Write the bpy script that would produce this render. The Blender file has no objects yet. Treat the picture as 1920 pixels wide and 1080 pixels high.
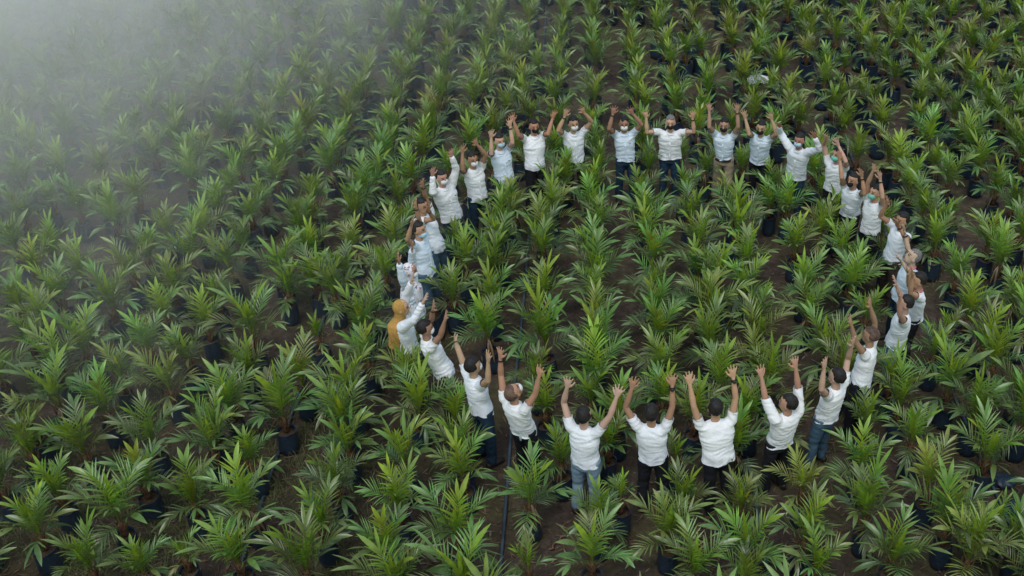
import bpy, math, random
import numpy as np
from mathutils import Vector, Matrix, noise

R = math.radians
rng = random.Random(7)
scene = bpy.context.scene
COL = scene.collection

# ------------------------------------------------------------------ camera
CAM_H, PITCH, FOC, PX = 9.6, R(35.0), 2000.0, 1180.0
cam_d = bpy.data.cameras.new('camera')
cam = bpy.data.objects.new('camera', cam_d)
COL.objects.link(cam)
cam.location = (0, 0, CAM_H)
cam.rotation_euler = (math.pi / 2 - PITCH, 0, 0)
cam_d.sensor_width = 36.0
cam_d.lens = FOC / 1920 * 36
cam_d.shift_x = -(PX - 960) / 1920
cam_d.clip_end = 1500
scene.camera = cam

# ------------------------------------------------------------------ sky, sun, exposure
SUN_EL, SUN_AZ = R(62), R(-150)
w = bpy.data.worlds.new('World')
scene.world = w
w.use_nodes = True
nt = w.node_tree
bg = nt.nodes['Background']
sky = nt.nodes.new('ShaderNodeTexSky')
sky.sky_type = 'NISHITA'
sky.sun_disc = False
sky.sun_elevation = SUN_EL
sky.sun_rotation = R(150)
sky.air_density = 2.2
sky.dust_density = 1.3
sky.ozone_density = 1.0
nt.links.new(sky.outputs[0], bg.inputs[0])
bg.inputs[1].default_value = 0.098
sun_d = bpy.data.lights.new('sun', 'SUN')
sun_d.energy = 1.1
sun_d.angle = R(25)
sun_d.color = (1.0, 0.985, 0.965)
sun = bpy.data.objects.new('sun', sun_d)
COL.objects.link(sun)
sun.rotation_euler = (math.pi / 2 - SUN_EL, 0, R(-20))
scene.view_settings.view_transform = 'Standard'
scene.view_settings.look = 'None'
scene.view_settings.gamma = 1
scene.view_settings.exposure = 0.5

# ------------------------------------------------------------------ pixel <-> world
cp, sp = math.cos(PITCH), math.sin(PITCH)
CAMV = Vector((0, 0, CAM_H))
def ray(px, py):
    a = (px - PX) / FOC; b = -(py - 540) / FOC
    return Vector((a, cp + b * sp, -sp + b * cp))
def at_z(px, py, z=0.0):
    d = ray(px, py); t = (z - CAM_H) / d.z
    return CAMV + d * t
def proj(p):
    v = Vector(p) - CAMV
    dz = v.y * cp - v.z * sp
    return (PX + FOC * v.x / dz, 540 - FOC * (v.y * sp + v.z * cp) / dz)

# ------------------------------------------------------------------ materials
def new_mat(name):
    m = bpy.data.materials.new(name); m.use_nodes = True
    return m, m.node_tree, m.node_tree.nodes['Principled BSDF']
def n_(nt, t, **kw):
    n = nt.nodes.new(t)
    for k, v in kw.items():
        if k in n.inputs.keys(): n.inputs[k].default_value = v
        else: setattr(n, k, v)
    return n
def ramp(nt, stops):
    r = nt.nodes.new('ShaderNodeValToRGB'); e = r.color_ramp.elements
    while len(e) < len(stops): e.new(0.5)
    for el, (p, c) in zip(e, stops): el.position = p; el.color = (*c, 1)
    return r
def coords(nt): return nt.nodes.new('ShaderNodeTexCoord').outputs['Object']
def noise_n(nt, vec, scale, detail=4, rough=0.6):
    n = n_(nt, 'ShaderNodeTexNoise', Scale=scale, Detail=detail, Roughness=rough)
    nt.links.new(vec, n.inputs['Vector']); return n
def bump(nt, b, h, strength, dist):
    n = n_(nt, 'ShaderNodeBump', Strength=strength, Distance=dist)
    nt.links.new(h, n.inputs['Height']); nt.links.new(n.outputs[0], b.inputs['Normal'])

def mat_leaf(name, rough=0.33, trans=0.22):
    m, nt, b = new_mat(name)
    at = nt.nodes.new('ShaderNodeAttribute'); at.attribute_name = 'lc'
    oi = nt.nodes.new('ShaderNodeObjectInfo')
    mr = n_(nt, 'ShaderNodeMapRange'); mr.inputs['To Min'].default_value = 0.8; mr.inputs['To Max'].default_value = 1.2
    nt.links.new(oi.outputs['Random'], mr.inputs[0])
    hs = nt.nodes.new('ShaderNodeHueSaturation')
    mh = n_(nt, 'ShaderNodeMapRange'); mh.inputs['To Min'].default_value = 0.494; mh.inputs['To Max'].default_value = 0.508
    mul = n_(nt, 'ShaderNodeMath', operation='FRACT'); m7 = n_(nt, 'ShaderNodeMath', operation='MULTIPLY'); m7.inputs[1].default_value = 7.31
    nt.links.new(oi.outputs['Random'], m7.inputs[0]); nt.links.new(m7.outputs[0], mul.inputs[0]); nt.links.new(mul.outputs[0], mh.inputs[0])
    nt.links.new(mh.outputs[0], hs.inputs['Hue']); nt.links.new(mr.outputs[0], hs.inputs['Value'])
    nt.links.new(at.outputs['Color'], hs.inputs['Color'])
    nz = noise_n(nt, coords(nt), 9, 3)
    mx = nt.nodes.new('ShaderNodeMix'); mx.data_type = 'RGBA'; mx.blend_type = 'MULTIPLY'; mx.inputs[0].default_value = 1
    rp = ramp(nt, [(0.3, (0.72, 0.75, 0.7)), (0.7, (1.25, 1.2, 1.1))])
    nt.links.new(nz.outputs[0], rp.inputs[0]); nt.links.new(hs.outputs[0], mx.inputs[6]); nt.links.new(rp.outputs[0], mx.inputs[7])
    nt.links.new(mx.outputs[2], b.inputs['Base Color'])
    b.inputs['Roughness'].default_value = rough
    b.inputs['Specular IOR Level'].default_value = 0.65
    tr = nt.nodes.new('ShaderNodeBsdfTranslucent'); nt.links.new(mx.outputs[2], tr.inputs[0])
    ms = nt.nodes.new('ShaderNodeMixShader'); ms.inputs[0].default_value = trans
    out = nt.nodes['Material Output']
    nt.links.new(b.outputs[0], ms.inputs[1]); nt.links.new(tr.outputs[0], ms.inputs[2]); nt.links.new(ms.outputs[0], out.inputs[0])
    return m

def mat_noise(name, c1, c2, scale=8, rough=0.8, bs=0.0, bd=0.01, bscale=None, spec=0.3, det=4, sheen=0.0):
    m, nt, b = new_mat(name)
    co = coords(nt)
    nz = noise_n(nt, co, scale, det)
    r = ramp(nt, [(0.35, c1), (0.65, c2)])
    nt.links.new(nz.outputs[0], r.inputs[0]); nt.links.new(r.outputs[0], b.inputs['Base Color'])
    b.inputs['Roughness'].default_value = rough; b.inputs['Specular IOR Level'].default_value = spec
    if sheen: b.inputs['Sheen Weight'].default_value = sheen
    if bs:
        nb = noise_n(nt, co, bscale or scale * 3, 4)
        bump(nt, b, nb.outputs[0], bs, bd)
    return m

def mat_attr(name, attr, rough=0.6, bscale=40, bs=0.2, bd=0.002):
    m, nt, b = new_mat(name)
    at = nt.nodes.new('ShaderNodeAttribute'); at.attribute_name = attr
    nt.links.new(at.outputs['Color'], b.inputs['Base Color'])
    b.inputs['Roughness'].default_value = rough; b.inputs['Specular IOR Level'].default_value = 0.3
    nb = noise_n(nt, coords(nt), bscale, 3); bump(nt, b, nb.outputs[0], bs, bd)
    return m

M = {}
M['leaf'] = mat_leaf('palm_leaf')
M['spear'] = mat_leaf('young_leaf', 0.45, 0.3)
M['stem'] = mat_noise('stem_fibre', (0.07, 0.035, 0.018), (0.16, 0.085, 0.04), 30, 0.85, 0.6, 0.01)
M['bag'] = mat_noise('black_polythene_sky_sheen', (0.016, 0.030, 0.050), (0.026, 0.045, 0.072), 14, 0.38, 0.7, 0.015, 25, 0.5)  # black plastic; the sky's blue sheen is painted into its base colour
M['bagsoil'] = mat_noise('potting_soil', (0.035, 0.022, 0.014), (0.11, 0.065, 0.035), 40, 0.95, 0.7, 0.01)
M['pipe'] = mat_noise('pipe_plastic', (0.035, 0.055, 0.075), (0.075, 0.105, 0.135), 5, 0.5, 0.2, 0.003, 30)
M['wood'] = mat_noise('dead_wood', (0.09, 0.05, 0.03), (0.2, 0.12, 0.075), 12, 0.85, 0.5, 0.01)
M['litter'] = mat_attr('leaf_litter', 'lc', 0.9)
M['grass'] = mat_attr('weed_blades', 'lc', 0.7)
M['whitebag'] = mat_noise('white_sheet', (0.5, 0.5, 0.52), (0.7, 0.7, 0.7), 6, 0.5, 0.6, 0.03, 10)
M['skin'] = mat_attr('skin', 'lc', 0.55, 60, 0.15)
M['shoe'] = mat_noise('shoe_leather', (0.02, 0.016, 0.014), (0.04, 0.03, 0.025), 20, 0.5)
M['sandal'] = mat_noise('brown_shoe', (0.14, 0.06, 0.03), (0.22, 0.10, 0.05), 20, 0.6)
M['black'] = mat_noise('black_rubber', (0.012, 0.012, 0.013), (0.025, 0.025, 0.027), 30, 0.5)
M['metal'] = mat_noise('steel_band', (0.35, 0.36, 0.38), (0.5, 0.5, 0.52), 30, 0.35)
def cloth(name, c, k=0.06, bs=0.4, bd=0.02, sc=9):
    m, nt, b = new_mat(name)
    co = coords(nt)
    nz = noise_n(nt, co, 5, 3)
    c2 = tuple(x * (1 - k) for x in c)
    r = ramp(nt, [(0.35, c2), (0.65, c)])
    nt.links.new(nz.outputs[0], r.inputs[0]); nt.links.new(r.outputs[0], b.inputs['Base Color'])
    b.inputs['Roughness'].default_value = 0.85; b.inputs['Specular IOR Level'].default_value = 0.2
    mp = n_(nt, 'ShaderNodeMapping'); mp.inputs['Scale'].default_value = (1, 1, 0.45)
    nt.links.new(co, mp.inputs[0])
    nb = noise_n(nt, mp.outputs[0], sc * 3.2, 5, 0.65); nb.inputs['Distortion'].default_value = 1.2
    bump(nt, b, nb.outputs[0], bs, bd)
    return m
M['white'] = cloth('white_cotton', (0.79, 0.82, 0.86))
M['white2'] = cloth('warm_white_cotton', (0.83, 0.84, 0.85))
M['blue'] = cloth('pale_blue_cotton', (0.67, 0.76, 0.85))
M['blacktr'] = cloth('black_trouser_cloth', (0.018, 0.019, 0.024), 0.3)
M['browntr'] = cloth('dark_brown_cloth', (0.06, 0.045, 0.036), 0.3)
M['khaki'] = cloth('khaki_cloth', (0.36, 0.28, 0.19), 0.2)
M['tan'] = cloth('tan_cloth', (0.22, 0.15, 0.09), 0.2)
M['navyj'] = cloth('dark_teal_denim', (0.022, 0.05, 0.085), 0.35)
M['midj'] = cloth('blue_denim', (0.09, 0.165, 0.235), 0.4)
M['lightj'] = cloth('light_washed_denim', (0.28, 0.40, 0.50), 0.35)
M['maskw'] = cloth('white_mask', (0.72, 0.73, 0.72), 0.05, 0.3, 0.006, 25)
M['maskk'] = cloth('black_mask', (0.02, 0.018, 0.02), 0.2, 0.3, 0.006, 25)
M['maskb'] = cloth('pale_blue_mask', (0.42, 0.62, 0.72), 0.05, 0.3, 0.006, 25)
M['maskg'] = cloth('mint_green_mask', (0.16, 0.56, 0.44), 0.05, 0.3, 0.006, 25)
M['yellow'] = cloth('mustard_scarf', (0.58, 0.33, 0.09), 0.25, 0.9, 0.03, 9)
M['hair'] = mat_noise('black_hair', (0.008, 0.007, 0.007), (0.022, 0.019, 0.018), 60, 0.6, 0.6, 0.004, 120)
M['grey'] = mat_noise('grey_hair', (0.09, 0.085, 0.08), (0.22, 0.21, 0.20), 60, 0.7, 0.6, 0.004, 120)
M['stubble'] = mat_noise('shaved_stubble', (0.05, 0.033, 0.026), (0.17, 0.105, 0.075), 14, 0.7)
M['pink'] = mat_noise('pink_lanyard', (0.5, 0.12, 0.16), (0.6, 0.18, 0.2), 20, 0.7)
m, nt, b = new_mat('floral_scarf')
co = coords(nt)
vo = n_(nt, 'ShaderNodeTexNoise', Scale=16.0, Detail=2.0); vo.inputs['Distortion'].default_value = 1.5
nt.links.new(co, vo.inputs['Vector'])
r = ramp(nt, [(0.0, (0.72, 0.71, 0.74)), (0.57, (0.74, 0.72, 0.74)), (0.60, (0.33, 0.22, 0.27)), (0.68, (0.30, 0.18, 0.24))])
nt.links.new(vo.outputs[0], r.inputs[0]); nt.links.new(r.outputs[0], b.inputs['Base Color']); b.inputs['Roughness'].default_value = 0.8
nb = noise_n(nt, co, 7, 3); bump(nt, b, nb.outputs[0], 0.7, 0.03)
M['floral'] = m

# ground: damp brown soil, mossy patches, worn paler paths
m, nt, b = new_mat('damp_soil')
co = coords(nt)
n1 = noise_n(nt, co, 0.9, 6, 0.65); n2 = noise_n(nt, co, 7, 6, 0.7); n3 = noise_n(nt, co, 0.45, 4, 0.6)
r1 = ramp(nt, [(0.25, (0.04, 0.027, 0.020)), (0.5, (0.078, 0.054, 0.040)), (0.75, (0.15, 0.11, 0.082))])
nt.links.new(n2.outputs[0], r1.inputs[0])
r2 = ramp(nt, [(0.45, (0, 0, 0)), (0.62, (1, 1, 1))]); nt.links.new(n1.outputs[0], r2.inputs[0])
mx = nt.nodes.new('ShaderNodeMix'); mx.data_type = 'RGBA'
mm = n_(nt, 'ShaderNodeMath', operation='MULTIPLY'); mm.inputs[1].default_value = 0.6
nt.links.new(r2.outputs[0], mm.inputs[0]); nt.links.new(mm.outputs[0], mx.inputs[0])
r3 = ramp(nt, [(0.3, (0.045, 0.046, 0.012)), (0.7, (0.11, 0.098, 0.035))]); nt.links.new(n2.outputs[0], r3.inputs[0])
nt.links.new(r1.outputs[0], mx.inputs[6]); nt.links.new(r3.outputs[0], mx.inputs[7])
mx2 = nt.nodes.new('ShaderNodeMix'); mx2.data_type = 'RGBA'; mx2.blend_type = 'MULTIPLY'; mx2.inputs[0].default_value = 1
r4 = ramp(nt, [(0.3, (0.7, 0.7, 0.7)), (0.7, (1.3, 1.3, 1.3))]); nt.links.new(n3.outputs[0], r4.inputs[0])
nt.links.new(mx.outputs[2], mx2.inputs[6]); nt.links.new(r4.outputs[0], mx2.inputs[7])
nt.links.new(mx2.outputs[2], b.inputs['Base Color'])
b.inputs['Roughness'].default_value = 0.85; b.inputs['Specular IOR Level'].default_value = 0.3
n5 = noise_n(nt, co, 14, 8, 0.75); bump(nt, b, n5.outputs[0], 0.9, 0.05)
M['soil'] = m

# ------------------------------------------------------------------ object helpers
def tag(o, label=None, cat=None, group=None, kind=None):
    if label: o['label'] = label
    if cat: o['category'] = cat
    if group: o['group'] = group
    if kind: o['kind'] = kind
    return o
def link(name, me, parent=None, loc=(0, 0, 0)):
    o = bpy.data.objects.new(name, me); COL.objects.link(o)
    o.location = loc
    if parent: o.parent = parent
    return o
def mesh_np(name, V, F, mat, C=None, smooth=True):
    me = bpy.data.meshes.new(name)
    me.from_pydata([tuple(v) for v in V], [], [tuple(f) for f in F])
    if C is not None:
        a = me.color_attributes.new('lc', 'FLOAT_COLOR', 'POINT')
        arr = np.ones((len(V), 4), np.float32); arr[:, :3] = np.array(C, np.float32).reshape(-1, 3)
        a.data.foreach_set('color', arr.ravel())
    me.materials.append(mat)
    if smooth: me.polygons.foreach_set('use_smooth', [True] * len(me.polygons))
    me.update(); return me

class MB:
    def __init__(s): s.V = []; s.F = []; s.C = []
    def add(s, V, F, c=(1, 1, 1)):
        o = len(s.V); s.V += [tuple(v) for v in V]; s.F += [tuple(i + o for i in f) for f in F]; s.C += [c] * len(V)
    def mesh(s, name, mat, col=False, smooth=True): return mesh_np(name, s.V, s.F, mat, s.C if col else None, smooth)
    def tube(s, pts, rad, lat=Vector((1, 0, 0)), n=12, c=(1, 1, 1), cap=True, fix=None):
        pts = [Vector(p) for p in pts]
        rad = [(r, r) if not isinstance(r, tuple) else r for r in rad]
        if cap:   # rounded ends
            d0 = (pts[1] - pts[0]).normalized(); d1 = (pts[-1] - pts[-2]).normalized()
            a, b_ = rad[0], rad[-1]
            pts = [pts[0] - d0 * min(a) * 0.45] + pts + [pts[-1] + d1 * min(b_) * 0.45]
            rad = [(a[0] * .6, a[1] * .6)] + rad + [(b_[0] * .6, b_[1] * .6)]
        V = []; F = []
        for i, p in enumerate(pts):
            t = (pts[min(i + 1, len(pts) - 1)] - pts[max(i - 1, 0)])
            if fix is not None: t = fix
            t = t.normalized()
            u = lat - t * lat.dot(t)
            if u.length < 1e-3: u = Vector((0.3, 1, 0.2)) - t * Vector((0.3, 1, 0.2)).dot(t)
            u.normalize(); v = t.cross(u)
            for k in range(n):
                a = 2 * math.pi * k / n
                V.append(p + u * (rad[i][0] * math.cos(a)) + v * (rad[i][1] * math.sin(a)))
        for i in range(len(pts) - 1):
            for k in range(n):
                k2 = (k + 1) % n
                F.append((i * n + k, i * n + k2, (i + 1) * n + k2, (i + 1) * n + k))
        F.append(tuple(range(n - 1, -1, -1))); F.append(tuple((len(pts) - 1) * n + k for k in range(n)))
        s.add(V, F, c)
    def ell(s, c0, fr, r, nu=14, nv=10, c=(1, 1, 1), warp=None):
        # ellipsoid in frame fr=(x,y,z) with radii r
        V = []; F = []
        for j in range(1, nv):
            ph = math.pi * j / nv
            for i in range(nu):
                th = 2 * math.pi * i / nu
                l = Vector((math.sin(ph) * math.cos(th) * r[0], math.sin(ph) * math.sin(th) * r[1], math.cos(ph) * r[2]))
                if warp: l = warp(l)
                V.append(c0 + fr[0] * l.x + fr[1] * l.y + fr[2] * l.z)
        top = len(V)
        for l in (Vector((0, 0, r[2])), Vector((0, 0, -r[2]))):
            if warp: l = warp(l)
            V.append(c0 + fr[0] * l.x + fr[1] * l.y + fr[2] * l.z)
        for j in range(nv - 2):
            for i in range(nu):
                i2 = (i + 1) % nu
                F.append((j * nu + i, (j + 1) * nu + i, (j + 1) * nu + i2, j * nu + i2))
        for i in range(nu):
            i2 = (i + 1) % nu
            F.append((top, i, i2)); F.append((top + 1, (nv - 2) * nu + i2, (nv - 2) * nu + i))
        s.add(V, F, c)

# ------------------------------------------------------------------ ground
gm = MB()
N = 150; S0 = 200.0
xs = [(-1 if i < N / 2 else 1) * S0 * abs(2 * i / N - 1) ** 2.2 for i in range(N + 1)]
V = []
for j in range(N + 1):
    for i in range(N + 1):
        x, y = xs[i] - 2, xs[j] + 15
        z = 0.03 * noise.noise(Vector((x * 1.1, y * 1.1, 0))) + 0.012 * noise.noise(Vector((x * 4, y * 4, 3)))
        V.append((x, y, z))
F = [(j * (N + 1) + i, j * (N + 1) + i + 1, (j + 1) * (N + 1) + i + 1, (j + 1) * (N + 1) + i) for j in range(N) for i in range(N)]
ground = link('ground', mesh_np('ground', V, F, M['soil'])); tag(ground, kind='structure')
def gz(x, y): return 0.03 * noise.noise(Vector((x * 1.1, y * 1.1, 0)))

# ------------------------------------------------------------------ palm seedling meshes
def lobe(V, F, C, base, d, up, L, W, c, droop=0.25, seg=4, fold=0.25):
    """a leaflet: folded lanceolate blade"""
    d = d.normalized(); side = d.cross(up)
    if side.length < 1e-3: side = d.cross(Vector((1, 0.2, 0)))
    side.normalize(); nrm = side.cross(d)
    o = len(V); p = base.copy(); dd = d.copy()
    prof = [0.35, 0.85, 1.0, 0.72, 0.05] if seg == 4 else [0.4, 1.0, 0.75, 0.05]
    for i in range(seg + 1):
        wv = W * prof[i] * 0.5
        V.append(p + side * wv + nrm * (fold * wv)); V.append(p); V.append(p - side * wv + nrm * (fold * wv))
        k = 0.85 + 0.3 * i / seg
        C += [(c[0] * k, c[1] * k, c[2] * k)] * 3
        dd = (dd - Vector((0, 0, 1)) * (droop / seg)).normalized()
        p = p + dd * (L / seg)
    for i in range(seg):
        a = o + i * 3
        F.append((a, a + 1, a + 4, a + 3)); F.append((a + 1, a + 2, a + 5, a + 4))

def mixc(a, b, t): return tuple(x + (y - x) * t for x, y in zip(a, b))
OLD, MID, NEW = (0.122, 0.185, 0.066), (0.155, 0.255, 0.064), (0.27, 0.41, 0.024)
def make_crown(seed, nfr, size, pale=0.0):
    r = random.Random(seed)
    V, F, C = [], [], []
    sV, sF, sC = [], [], []
    z0 = 0.52
    az0 = r.uniform(0, 6.28)
    for i in range(nfr):
        age = i / (nfr - 1)
        az = az0 + i * 2.39996 + r.uniform(-.25, .25)
        el = R(84 - (42 if age < .8 else 62) * age ** 0.9 + r.uniform(-6, 6))
        L = size * (0.34 + 0.30 * math.sin(math.pi * min(1, 0.25 + 0.62 * age))) * r.uniform(.85, 1.15)
        bend = R(20 + 36 * age + r.uniform(-8, 14))
        hor = Vector((math.cos(az), math.sin(az), 0)); UP = Vector((0, 0, 1))
        side = hor.cross(UP)
        twist = r.uniform(-.5, .5)
        col = mixc(mixc(NEW, MID, .35), MID, min(1, age * 3.5)) if age < .28 else mixc(MID, OLD, (age - .28) / .72)
        col = tuple(x * r.uniform(.85, 1.15) for x in col)
        if pale: col = mixc(col, (0.25, 0.26, 0.06), pale)
        if age > .6 and r.random() < .05: col = (0.20, 0.19, 0.055)
        n = 12
        pts = []; p = hor * 0.02 + UP * (z0 - 0.10 * age); tans = []
        for k in range(n + 1):
            t = k / n
            e = el - bend * t ** 1.4
            tv = hor * math.cos(e) + UP * math.sin(e)
            tans.append(tv); pts.append(p.copy()); p = p + tv * (L / n)
        # rachis
        o = len(V)
        for k in range(n + 1):
            rr = 0.009 * (1 - .75 * k / n) * size + .001
            nn = side.cross(tans[k])
            V += [pts[k] + side * rr, pts[k] - nn * rr, pts[k] - side * rr]
            cc = mixc((0.16, 0.12, 0.04), col, min(1, k / n * 2.5)); C += [mixc(cc, (0.14, 0.2, 0.05), 0.3)] * 3
        for k in range(n):
            a = o + 3 * k
            for q in range(3):
                q2 = (q + 1) % 3
                F.append((a + q, a + q2, a + 3 + q2, a + 3 + q))
        bif = r.random() < (0.55 if age > .72 else 0.16)
        def at(t):
            f = t * n; k = min(int(f), n - 1); u = f - k
            return pts[k].lerp(pts[k + 1], u), tans[k].lerp(tans[k + 1], u).normalized()
        if not bif:
            npair = r.randint(9, 11)
            for q in range(npair):
                t = 0.26 + 0.64 * q / (npair - 1)
                b_, tv = at(t)
                for sgn in (1, -1):
                    ang = R(58 - 30 * (q / (npair - 1)) + r.uniform(-7, 7))
                    nn = side.cross(tv) * -1
                    nn = nn if nn.z > 0 else -nn
                    dv = tv * math.cos(ang) + side * sgn * math.sin(ang) + nn * (0.30 + r.uniform(-.12, .2) + sgn * twist * .3)
                    LL = size * (0.21 + 0.11 * math.sin(math.pi * (0.15 + .7 * q / (npair - 1)))) * r.uniform(.85, 1.1)
                    up2 = (nn + side * sgn * r.uniform(-.5, .2)).normalized()
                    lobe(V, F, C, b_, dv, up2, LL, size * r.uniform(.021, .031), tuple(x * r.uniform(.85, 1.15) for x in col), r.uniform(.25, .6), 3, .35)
        # terminal lobes
        b_, tv = at(0.93 if not bif else 0.55)
        for sgn in (1, -1):
            nn = side.cross(tv) * -1
            nn = nn if nn.z > 0 else -nn
            ang = R(r.uniform(9, 20))
            dv = tv * math.cos(ang) + side * sgn * math.sin(ang)
            if bif:
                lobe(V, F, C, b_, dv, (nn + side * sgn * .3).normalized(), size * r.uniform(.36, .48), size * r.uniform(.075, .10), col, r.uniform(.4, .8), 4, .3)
                for q in range(2):
                    b2, t2 = at(.36 + .1 * q); a2 = R(30 + 12 * q)
                    lobe(V, F, C, b2, t2 * math.cos(a2) + side * sgn * math.sin(a2) + nn * .2, nn, size * .27, size * .032, col, .5, 4, .3)
            else:
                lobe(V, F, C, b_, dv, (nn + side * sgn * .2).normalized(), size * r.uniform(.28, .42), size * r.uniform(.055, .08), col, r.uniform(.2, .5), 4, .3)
    # dead low leaf
    if r.random() < .6:
        az = r.uniform(0, 6.28); hor = Vector((math.cos(az), math.sin(az), 0))
        for sgn in (-.2, .2):
            lobe(V, F, C, hor * .04 + Vector((0, 0, .5)), hor + Vector((sgn * -hor.y, sgn * hor.x, 0)), Vector((0, 0, 1)), size * .4, .04, (0.15, 0.10, 0.05), 2.2, 4, .5)
    # unopened / youngest leaves
    ns = r.randint(3, 5)
    for q in range(ns):
        az = az0 + q * 2.1 + r.uniform(-.4, .4); lean = r.uniform(.08, .42)
        hor = Vector((math.cos(az), math.sin(az), 0))
        lobe(sV, sF, sC, Vector((0, 0, z0 - .02)) + hor * .01, Vector((0, 0, 1)) + hor * lean, hor * -1, size * r.uniform(.42, .66), size * r.uniform(.05, .085),
             tuple(x * r.uniform(.85, 1.15) for x in mixc(NEW, (0.22, 0.27, 0.015), r.random())), -.1, 4, .55)
        if r.random() < .6:
            for k in range(5):
                for sgn in (1, -1):
                    sd = hor.cross(Vector((0, 0, 1)))
                    lobe(sV, sF, sC, Vector((0, 0, z0 + .08 + .04 * k)) + hor * (.02 + .01 * k), Vector((0, 0, 1)) + hor * lean + sd * sgn * .42, hor * -1, size * .22, size * .016, mixc(NEW, MID, .3), 0, 3, .3)
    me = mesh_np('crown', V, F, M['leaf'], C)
    ms = mesh_np('spear_leaf', sV, sF, M['spear'], sC)
    return me, ms

def make_bag(seed):
    r = random.Random(seed); mb = MB()
    n = 20; V = []; F = []
    hs = [(0.0, .125), (.02, .148), (.12, .158), (.22, .152), (.32, .150), (.385, .142), (.41, .150), (.40, .136), (.345, .132)]
    for j, (z, rad) in enumerate(hs):
        for k in range(n):
            a = 2 * math.pi * k / n
            q = rad * (1 + .07 * noise.noise(Vector((math.cos(a) * 2, math.sin(a) * 2, z * 7 + seed * 9))) + (.035 * math.sin(5 * a + seed) if j > 3 else 0))
            V.append((q * math.cos(a), q * math.sin(a), z + (.012 * math.sin(3 * a + seed) if j > 3 else 0)))
    for j in range(len(hs) - 1):
        for k in range(n):
            k2 = (k + 1) % n
            F.append((j * n + k, j * n + k2, (j + 1) * n + k2, (j + 1) * n + k))
    F.append(tuple(range(n - 1, -1, -1)))
    mb.add(V, F)
    me = mb.mesh('polybag', M['bag'])
    sb = MB(); V = [(0, 0, .375)]; F = []
    for j in (1, 2):
        for k in range(n):
            a = 2 * math.pi * k / n; q = .072 * j
            V.append((q * math.cos(a), q * math.sin(a), .365 - .012 * j + .012 * noise.noise(Vector((math.cos(a) * 3 * j, math.sin(a) * 3, seed)))))
    for k in range(n):
        k2 = (k + 1) % n
        F.append((0, 1 + k, 1 + k2)); F.append((1 + k, 1 + n + k, 1 + n + k2, 1 + k2))
    sb.add(V, F)
    return me, sb.mesh('soil', M['bagsoil'])
def make_stem(seed):
    r = random.Random(seed); mb = MB()
    mb.tube([(0, 0, .34), (0, 0, .42), (0, 0, .50), (0, 0, .56)], [.045, .042, .032, .018], n=9)
    for k in range(7):
        a = k * 2.4 + seed; h = Vector((math.cos(a), math.sin(a), 0))
        mb.tube([h * .02 + Vector((0, 0, .37)), h * .055 + Vector((0, 0, .45)), h * .075 + Vector((0, 0, .54))], [.014, .011, .006], n=5)
    return mb.mesh('stem', M['stem'])

NV = 20
CROWNS = [make_crown(100 + i, 9 + (i * 3) % 3, 0.84 + 0.04 * (i % 5), .45 if i in (7, 15) else 0) for i in range(NV)]
SMALLC = [make_crown(200 + i, 6, 0.6) for i in range(3)]
BAGS = [make_bag(i) for i in range(4)]
STEMS = [make_stem(i) for i in range(4)]

# ------------------------------------------------------------------ people: data
# hd head px, hem px, hl/hr = person's own Left / Right hand px, el/er elbows, opts
CENTER = (1235, 690)
P = []
def person(**k): P.append(k)
person(d='man with his face hidden behind a neighbour\'s wrist', hd=(791, 386), hem=(817, 465), L=(791, 341), R=(806, 391), eL=(793, 372), eR=(814, 412), shirt='white', tr='midj', mask=None, band='LR')
person(d='man with slipped pale blue mask', hd=(785, 430), hem=(799, 510), L=(778, 380), R=(771, 418), eL=(780, 408), eR=(765, 447), shirt='blue', tr='midj', mask='maskb', pen=1, band='L')
person(d='woman in floral headscarf', hd=(768, 508), hem=(778, 590), L=(773, 463), R=(747, 486), eL=(772, 490), eR=(755, 520), long=1, shirt='blue', tr='tan', scarf='floral', mask='maskw', band='R')
person(d='woman in mustard yellow headscarf', hd=(752, 577), hem=(768, 655), L=(773, 523), R=(796, 563), eL=(764, 552), eR=(778, 592), long=1, shirt='white', tr='tan', scarf='yellow', mask=None, band='R')
person(d='man in plain white tee and brown trousers', hd=(797, 616), hem=(832, 697), L=(814, 573), R=(837, 595), eL=(822, 592), eR=(842, 630), shirt='white2', tr='browntr', mask='maskw', band='L')
person(d='man with white mask turned right and dark jeans', hd=(887, 686), hem=(903, 768), L=(853, 634), R=(917, 672), eL=(861, 662), eR=(914, 707), shirt='white', tr='navyj', mask='maskw', swap=1, band='L')
person(d='man bending his bald head back', hd=(963, 735), hem=(981, 806), L=(938, 662), R=(1014, 697), eL=(939, 694), eR=(1012, 735), shirt='white2', tr='blacktr', mask='maskw', hair='bald', pitch=40, swap=1, tagb=1, band='L')
person(d='man in light jeans seen from behind', hd=(1095, 779), hem=(1098, 864), L=(1063, 717), R=(1160, 735), eL=(1061, 760), eR=(1143, 778), shirt='white', tr='lightj', swap=1)
person(d='man in black trousers with big wristwatch', hd=(1221, 775), hem=(1224, 856), L=(1184, 719), R=(1262, 712), eL=(1176, 763), eR=(1265, 766), shirt='white', tr='blacktr', swap=1, watch='R')
person(d='broad man with straight raised arms', hd=(1341, 765), hem=(1347, 858), L=(1291, 709), R=(1375, 697), eL=(1304, 757), eR=(1383, 747), shirt='white2', tr='blacktr', swap=1, wide=1.15, watch='R')
person(d='man in rolled long sleeves looking left', hd=(1478, 756), hem=(1461, 828), L=(1424, 694), R=(1491, 678), eL=(1432, 736), eR=(1494, 718), shirt='white2', tr='blacktr', swap=1, long=.75, yaw=35)
person(d='man in blue jeans with one palm flat', hd=(1569, 706), hem=(1549, 781), L=(1544, 685), R=(1598, 640), eL=(1541, 722), eR=(1587, 675), shirt='white2', tr='midj', swap=1)
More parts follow.
